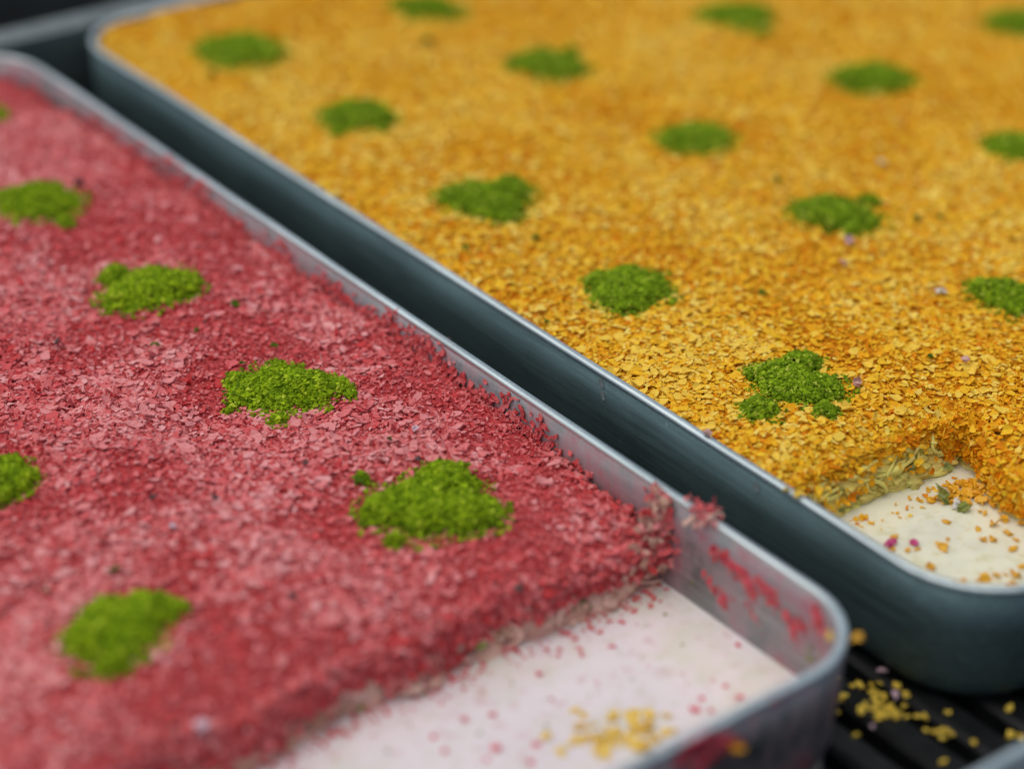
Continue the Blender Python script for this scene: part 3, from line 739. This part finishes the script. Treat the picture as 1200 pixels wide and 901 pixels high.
specs = [((735, 333), [(738, 330, 40), (755, 340, 30), (700, 325, 17), (735, 350, 30), (712, 345, 22)], 0, 1),
         ((572, 231), [(560, 232, 40), (598, 222, 27), (596, 252, 16), (535, 230, 22), (580, 240, 34)], 0, 2),
         ((420, 133), body(420, 133, 94, 214), 0, 3), ((283, 57), body(283, 58, 98, 215), 0, 4),
         ((1182, 347), [(1172, 342, 34), (1200, 350, 34), (1152, 336, 16)], 1, 0), ((983, 250), body(980, 250, 104, 217), 1, 1),
         ((815, 161), body(815, 161, 88, 218), 1, 2), ((645, 75), body(645, 75, 94, 219), 1, 3), ((500, 7), body(500, 7, 80, 220), 1, 4),
         ((1192, 170), body(1192, 170, 70, 221), 2, 0), ((1021, 89), body(1021, 89, 92, 222), 2, 1), ((860, 18), body(860, 18, 84, 223), 2, 2),
         ((1192, 26), body(1192, 26, 70, 224), 3, 0)]
for k, (px, ds, c, i) in enumerate(specs):
    lab = 'pistachio heap at the top right picture corner on orange dessert' if c == 3 else \
          'pistachio heap on orange dessert, %s from front, %s' % (ordn[i], colm[c])
    heap(px, ds, topY, lab, OG, 231 + k, 0.27, 2200)

# shavings lie round the heaps, not through them
flakes(pink, topP, cutP, BP, 1.75, VAR_P, M['pink_flake'], 205000, 0.072, 0.165, 101, densP, 0.18, 'shaving', -0.8)
flakes(orange, topY, cutY, BY, 1.9, VAR_O, M['orange_flake'], 220000, 0.062, 0.140, 103, densO, 0.15, 'shaving', -0.1)

# ------------------------------------------------------------------ loose crumbs and other small things
rg = np.random.default_rng(301)
def chip_cluster(k):
    """ragged crumb: a few chips and grains stuck together, about unit radius"""
    Vs, Fs, off = [], [], 0
    for i in range(k):
        bv, bf = VAR_O[int(rg.integers(0, 16))]
        Rm = frames(rg.normal(0, 1, (1, 3)) + np.array([[0, 0, 2.6]]), rg.uniform(0, 6, 1))[0]
        P = (bv * np.array([1, 1, 2.2])) @ Rm.T * rg.uniform(0.9, 1.6) + rg.normal(0, 0.33, 3) * np.array([1, 1, 0.3])
        Vs.append(P); Fs.append(bf + off); off += len(bv)
    return np.concatenate(Vs), np.concatenate(Fs)
LUMPS = [chip_cluster(k) for k in (2, 3, 4, 6, 4, 3, 2, 6, 3, 5, 2, 4)]
_lm = {}
def crumb(name, P, size, mat, label, cat, group, flat=0.6):
    k = int(rg.integers(0, len(LUMPS)))
    key = (name, mat.name, k)
    if key not in _lm: _lm[key] = mesh(name, LUMPS[k][0], LUMPS[k][1], mat, smooth=False)
    o = bpy.data.objects.new(name, _lm[key]); COL.objects.link(o)
    o.location = Vector(P) * S; o.rotation_euler = (rg.normal(0, 0.25), rg.normal(0, 0.25), rg.uniform(0, 6.28)); o.scale = (size * rg.uniform(0.8, 1.3), size, size * flat)
    return tag(o, label, cat, group)
def crumbs_on(pts, z, mat, name, label, cat, group, s0=1.0, bury=0.2, flat=0.6):
    for (u, v, r) in pts:
        P = onz(u, v, z); sz = r / (F_PX / depth_of(P)) * s0; P[2] = z + sz * bury
        crumb(name, P, sz, mat, label, cat, group, flat)
def cloud(cu, cv, ru, rv, n, r0, r1):
    return [(cu + rg.normal(0, 0.5) * ru, cv + rg.normal(0, 0.5) * rv, rg.uniform(r0, r1)) for _ in range(n)]
oc = [(1091, 587, 9), (1109, 612, 5), (1160, 616, 8), (1177, 613, 7), (1147, 620, 5), (1153, 633, 8), (1167, 635, 6), (1181, 625, 6), (1191, 633, 5),
      (1185, 644, 6), (1104, 642, 10), (1111, 631, 4), (1089, 665, 6), (1061, 665, 7), (1043, 645, 7), (1064, 645, 6), (1076, 644, 6), (1047, 631, 6),
      (1117, 684, 9), (1125, 688, 7), (1154, 679, 8), (1168, 675, 8), (1178, 674, 5), (1152, 690, 6), (1187, 686, 8), (1196, 677, 9), (1197, 664, 5), (1187, 600, 6), (1196, 604, 6), (1200, 590, 8)]
crumbs_on(oc, ZMY, M['orange_crumb'], 'orange_crumb', 'scattered orange crumb floating alone on the cream milk', 'crumb', 'orange crumbs on the cream milk')
crumbs_on(cloud(1138, 578, 46, 14, 50, 4, 9) + cloud(1165, 600, 30, 12, 12, 4, 7), ZMY + 0.02, M['orange_crumb'], 'orange_crumb', 'orange crumb in the dense patch on cream milk by the nut chunks', 'crumb',
          'orange crumbs on the cream milk', 1.0, 0.35)
crumbs_on([(1048, 638, 8), (1041, 641, 4)], ZMY, M['magenta'], 'petal_bit', 'magenta petal bit floating on cream milk, nearer the dark wall', 'petal', 'magenta bits on the cream milk', 1, 0.5)
crumbs_on([(1071, 638, 7)], ZMY, M['magenta'], 'petal_bit', 'magenta petal bit floating on cream milk, farther from the dark wall', 'petal', 'magenta bits on the cream milk', 1, 0.5)
crumbs_on([(1107, 589, 11)], ZMY, M['nut'], 'nut_chunk', 'dark green nut chunk in cream milk beside the orange crumbs, upper one', 'nut', 'nut chunks in the milk', 1, 0.5)
crumbs_on([(1129, 598, 9)], ZMY, M['nut'], 'nut_chunk', 'dark green nut chunk in cream milk beside the orange crumbs, lower one', 'nut', 'nut chunks in the milk', 1, 0.5)
crumbs_on([(1119, 594, 11)], ZMY, M['white_crumb'], 'cream_lump', 'whitish lump of cream between two nut chunks in the milk', 'cream', None, 1, 0.3)
pd = [(730, 730, 6), (720, 758, 6), (682, 768, 5), (678, 760, 4), (850, 804, 5), (823, 817, 5), (813, 833, 7), (833, 832, 5), (867, 818, 5), (835, 797, 4), (867, 757, 4), (532, 797, 7), (577, 837, 7), (543, 843, 7),
      (508, 863, 6), (522, 880, 6), (580, 877, 9), (630, 870, 7), (622, 893, 8), (570, 890, 6), (633, 790, 5), (655, 770, 4), (760, 780, 3), (700, 800, 3), (648, 820, 4)]
crumbs_on(pd, ZMP, M['pink_dot'], 'pink_crumb', 'tiny pink crumb floating on the lilac-white milk', 'crumb', 'pink crumbs on the lilac-white milk', 0.9, 0.1)
crumbs_on(cloud(722, 866, 74, 30, 56, 6, 13) + [(673, 832, 9), (682, 838, 7), (668, 872, 8), (745, 842, 8), (755, 850, 7), (790, 855, 9), (780, 862, 8), (735, 836, 6)], ZMP, M['wet_yellow'], 'yellow_crumb',
          'yellow crumb in the wet patch on the lilac-white milk', 'crumb', 'yellow crumbs on the lilac-white milk', 0.95, 0.05, 0.3)
crumbs_on([(u, v, r) for (u, v, r) in [(905, 742, 3), (640, 850, 4), (600, 800, 3), (560, 860, 4), (690, 815, 3), (740, 795, 3), (800, 755, 3), (455, 880, 5), (480, 850, 4), (670, 735, 3), (780, 720, 4)]], ZMP,
          M['nut'], 'green_crumb', 'tiny green nut crumb floating on the lilac-white milk', 'crumb', 'green crumbs on the lilac-white milk', 0.9, 0.0)
ZS = Z_FLOOR
for pts, lab in ((cloud(1019, 826, 34, 22, 30, 4, 8), 'yellow crumb in the main spill on the black mat beside the pink tray corner'),
                 (cloud(1056, 832, 30, 13, 13, 4, 7), 'yellow crumb in the middle spill on the black mat'),
                 (cloud(1101, 858, 20, 11, 9, 4, 7), 'yellow crumb in the small far spill on the black mat'),
                 ([(1110, 837, 6), (1181, 832, 7), (1140, 868, 6), (1195, 866, 9), (1184, 862, 6), (1105, 893, 6), (1003, 862, 6), (1075, 840, 6), (1085, 845, 7), (998, 806, 6), (1032, 802, 6), (1049, 806, 8), (1020, 802, 5)],
                  'single yellow crumb lying apart on the black mat')):
    crumbs_on(pts, ZS, M['yellow_crumb'], 'spilled_crumb', lab, 'crumb', 'yellow crumbs spilled on the black mat', 0.78, 0.5)
crumbs_on([(1032, 789, 7), (1050, 818, 8), (1022, 855, 6)], ZS, M['lilac'], 'pink_spilled_crumb', 'dull pink crumb spilled on the black slatted mat', 'crumb', 'pink crumbs spilled on the black mat', 0.95, 0.8)
# bits lying on the toppings
def on_top(u, v, r, top, mat, name, label, cat, group=None):
    P = onz(u, v, -0.3); P = onz(u, v, float(top(np.array(P[0]), np.array(P[1]))) + 0.08)
    sz = r / (F_PX / depth_of(P)); crumb(name, P + np.array([0, 0, 0.06]), sz, mat, label, cat, group)
on_top(993, 284, 9, topY, M['lilac'], 'petal_bit', 'pale lilac petal bit right below a pistachio heap on orange dessert', 'petal')
on_top(988, 309, 7, topY, M['dull_pink'], 'petal_bit', 'darker lilac petal bit on orange dessert, just below the pale one', 'petal')
on_top(1031, 191, 6, topY, M['white_crumb'], 'white_crumb', 'tiny white crumb far back on the orange dessert', 'crumb')
on_top(1107, 345, 8, topY, M['white_crumb'], 'white_crumb', 'white crumb left of the pistachio heap at the right picture edge', 'crumb')
on_top(1132, 425, 7, topY, M['dull_pink'], 'petal_bit', 'dull lilac petal bit on orange dessert above the cut', 'petal')
on_top(1003, 452, 8, topY, M['dull_pink'], 'petal_bit', 'dull lilac petal bit right beside the sharp pistachio heap', 'petal')
on_top(829, 512, 6, topY, M['dull_pink'], 'petal_bit', 'small lilac bit at the rim of the orange tray', 'petal')
on_top(1108, 548, 7, topY, M['nut'], 'nut_chunk', 'dark green nut chunk at the cut edge of the orange dessert', 'nut')
for k, (u, v, r) in enumerate([(910, 213, 6), (545, 292, 6), (630, 280, 6), (1075, 258, 6), (1100, 255, 5), (500, 50, 8), (250, 88, 8), (640, 378, 5), (893, 345, 5), (1090, 420, 4)]):
    on_top(u, v, r, topY, M['green_core'], 'pistachio_crumb', 'stray green pistachio crumb on the orange dessert', 'crumb', 'stray pistachio crumbs on orange')
for k, (u, v, r) in enumerate([(275, 357, 6), (182, 406, 5), (455, 517, 5), (322, 407, 5), (230, 390, 4), (262, 462, 4), (420, 562, 8), (283, 428, 4), (565, 655, 6), (133, 670, 7), (55, 697, 7)]):
    on_top(u, v, r, topP, M['green_core'], 'pistachio_crumb', 'stray green pistachio crumb on the pink dessert', 'crumb', 'stray pistachio crumbs on pink')
for k, (u, v, r) in enumerate([(358, 545, 6), (92, 218, 8), (345, 700, 6), (178, 585, 5), (250, 585, 5), (525, 402, 4), (490, 540, 5), (65, 405, 5), (610, 690, 7), (240, 380, 4)]):
    on_top(u, v, r, topP, M['dark_bit'], 'dark_bit', 'dark brown bit among the pink shavings', 'crumb', 'dark bits among the pink shavings')
for k, (u, v, r) in enumerate([(128, 865, 9), (237, 852, 10), (202, 618, 6), (485, 505, 5)]):
    on_top(u, v, r, topP, M['lilac'], 'lilac_bit', 'pale lilac bit among the pink shavings', 'crumb', 'lilac bits among the pink shavings')

# ------------------------------------------------------------------ pink smears on the tray
def smear_wall(discs_px, label, seed, mat, H=0.10, plane='x', val=0.0, sign=-1, flk=0):
    """thick smear on a vertical wall: plane x = val or y = val, bulging towards sign"""
    discs = []
    for u, v, r in discs_px:
        P = onx(u, v, val) if plane == 'x' else ony(u, v, val)
        rr = r / (F_PX / depth_of(P)) * 1.25
        discs.append((P[1] if plane == 'x' else P[0], P[2], rr))
    A, B, h, F = disc_patch(discs, seed, H, 0.018, 7.0, 0.8)
    B = np.minimum(B, -0.03)
    h = h - 0.012
    V = np.column_stack([val + sign * h, A, B]) if plane == 'x' else np.column_stack([A, val + sign * h, B])
    c = V.mean(0)
    o = obj('smear', V, F, mat, loc=tuple(c), smooth=True)
    tag(o, label, 'smear', 'pink smears on the tray')
    rs = np.random.default_rng(seed); pp = []
    for a_, b_, r_ in discs:
        for _ in range(max(1, int(r_ * 22))):
            q_ = np.array([a_, b_]) + rs.normal(0, 0.6, 2) * r_; pp.append((val + sign * 0.035, q_[0], min(q_[1], -0.05)) if plane == 'x' else (q_[0], val + sign * 0.035, min(q_[1], -0.05)))
    pp = np.array(pp); nn = np.tile(np.array([sign, 0, 0.2] if plane == 'x' else [0, sign, 0.2], float), (len(pp), 1)) + rs.normal(0, 0.4, (len(pp), 3))
    scatter(pp, nn, rs.uniform(0.05, 0.13, len(pp)), rs.integers(0, 16, len(pp)), VAR_P, np.clip(rs.normal(0.3, 0.25, len(pp)), 0, 1), o, 'stuck_shavings', M['pink_flake'])
    return o
XW = XP1 - T
smear_wall([(838, 645, 8), (848, 655, 9), (858, 662, 8), (866, 670, 9), (874, 678, 11), (880, 690, 11), (888, 680, 7), (852, 648, 6), (895, 690, 9), (903, 698, 10), (907, 704, 8)],
           'long pink smear along the upper inside wall of the pink tray', 401, M['smear'], plane='x', val=XW)
smear_wall([(826, 672, 6), (832, 682, 8), (840, 692, 9), (848, 702, 12), (852, 711, 10), (846, 694, 8)], 'thick oval pink smear low on the inside wall beside the milk', 402, M['smear'], 0.13, plane='x', val=XW)
smear_wall([(880, 712, 8), (882, 718, 6), (890, 722, 3), (894, 732, 3), (896, 742, 3), (898, 752, 3), (899, 762, 3), (899, 772, 6), (895, 778, 7), (905, 779, 6)],
           'pink drip running down the inside wall to the milk', 403, M['smear'], 0.06, plane='x', val=XW)
smear_wall([(922, 722, 8), (928, 732, 9), (930, 742, 6), (942, 736, 6), (935, 724, 4)], 'small pink smear on the inside wall before the tray corner', 404, M['smear'], plane='x', val=XW)
smear_wall([(958, 722, 8), (962, 735, 10), (970, 742, 10), (980, 745, 8), (975, 738, 8), (955, 710, 4)], 'pink smear with yellow crumb in the tray corner', 405, M['smear'], plane='x', val=XW - 0.05)
smear_wall([(944, 775, 5), (943, 783, 5)], 'small dark red smear low in the tray corner', 406, M['smear'], 0.05, plane='x', val=XW)
smear_wall([(808, 872, 14), (825, 868, 16), (845, 872, 13), (862, 874, 10), (800, 890, 12), (835, 884, 12), (820, 898, 12)], 'blurred pink smear on the outer front wall of the pink tray', 407, M['smear'], 0.14, plane='y', val=YP0, sign=-1)
smear_wall([(915, 812, 8), (925, 808, 7)], 'faint pink smear under the front rim of the pink tray', 408, M['smear'], 0.04, plane='y', val=YP0, sign=-1)
P = onx(977, 744, XW - 0.16); crumb('yellow_crumb', P, 0.11, M['yellow_crumb'], 'yellow crumb stuck in the pink smear in the tray corner', 'crumb', None)
P = ony(866, 875, YP0 - 0.12); crumb('orange_crumb', P, 0.16, M['orange_crumb'], 'orange crumb stuck on the front wall of the pink tray', 'crumb', None)
P = onz(1008, 746, 0.05); crumb('orange_crumb', onz(1004, 746, 0.03), 0.13, M['orange_crumb'], 'orange crumb on the outer corner of the pink tray rim', 'crumb', None)
for k, (u, v, r) in enumerate([(812, 682, 5), (950, 760, 4), (912, 755, 3), (947, 768, 4), (955, 772, 4)]):
    P = onx(u, v, XW - 0.03); crumb('nut_crumb', P, r / 68, M['nut'], 'dark nut crumb stuck to the inside wall near the milk', 'crumb', 'nut crumbs on the tray wall')
# clump of pastry and shavings caught on the rim
cl = onz(812, 603, 0.05)
clump = empty('rim_clump', (XP1 - 0.08, cl[1], 0.0), 'clump of pink pastry shreds caught on the rim beside the cut', 'pastry clump')
rgc = np.random.default_rng(411)
for k in range(7):
    a = np.array([XP1 - T - 0.12, cl[1] + rgc.uniform(-0.25, 0.25), rgc.uniform(-0.35, -0.1)]); b = np.array([XP1 + rgc.uniform(-0.10, 0.16), cl[1] + rgc.uniform(-0.35, 0.20), rgc.uniform(0.05, 0.20)])
    strand(clump, a, b, (0, 0, 0.06), rgc.uniform(0.018, 0.04), M['strand_tan'] if k % 3 else M['smear'], rgc, 'pastry_shred')
n = 34
pos = np.column_stack([rgc.normal(XP1 - 0.10, 0.11, n), rgc.normal(cl[1], 0.17, n), np.abs(rgc.normal(0.06, 0.06, n)) + 0.02])
scatter(pos, rgc.normal(0, 1, (n, 3)), rgc.uniform(0.09, 0.18, n), rgc.integers(0, 16, n), VAR_P, np.clip(rgc.normal(0.5, 0.2, n), 0, 1), clump, 'shavings', M['pink_flake'])
# dried milk drops and a scrape on the dark outer wall
for k, (u, v, r) in enumerate([(704, 447, 4.5), (706, 462, 3.5), (886, 569, 4)]):
    P = onx(u, v, XY0 - 0.004)
    X, Y, h, F = disc_patch([(P[1], P[2], r / 62), (P[1] - 0.04, P[2] - 0.07, r / 85)], 430 + k, 0.012, 0.012, 6.0, 0.8)
    V = np.column_stack([XY0 - 0.008 - h, X, Y])
    tag(obj('dried_drop', V, F, M['dried'], loc=tuple(V.mean(0)), smooth=True),
        ['pale dried drop on the dark tray wall just below the rim', 'faint dried drop on the dark wall, below a brighter drop', 'pale dried drop on the dark tray wall near the cut'][k], 'drop')
# crumbs on the rim of the orange tray
for k, (u, v) in enumerate([(922, 576), (934, 579)]):
    crumb('yellow_crumb', onz(u, v, 0.03), 0.09, M['yellow_crumb'], 'yellow crumb lying on the rim of the orange tray at the cut', 'crumb', 'crumbs on the orange tray rim')
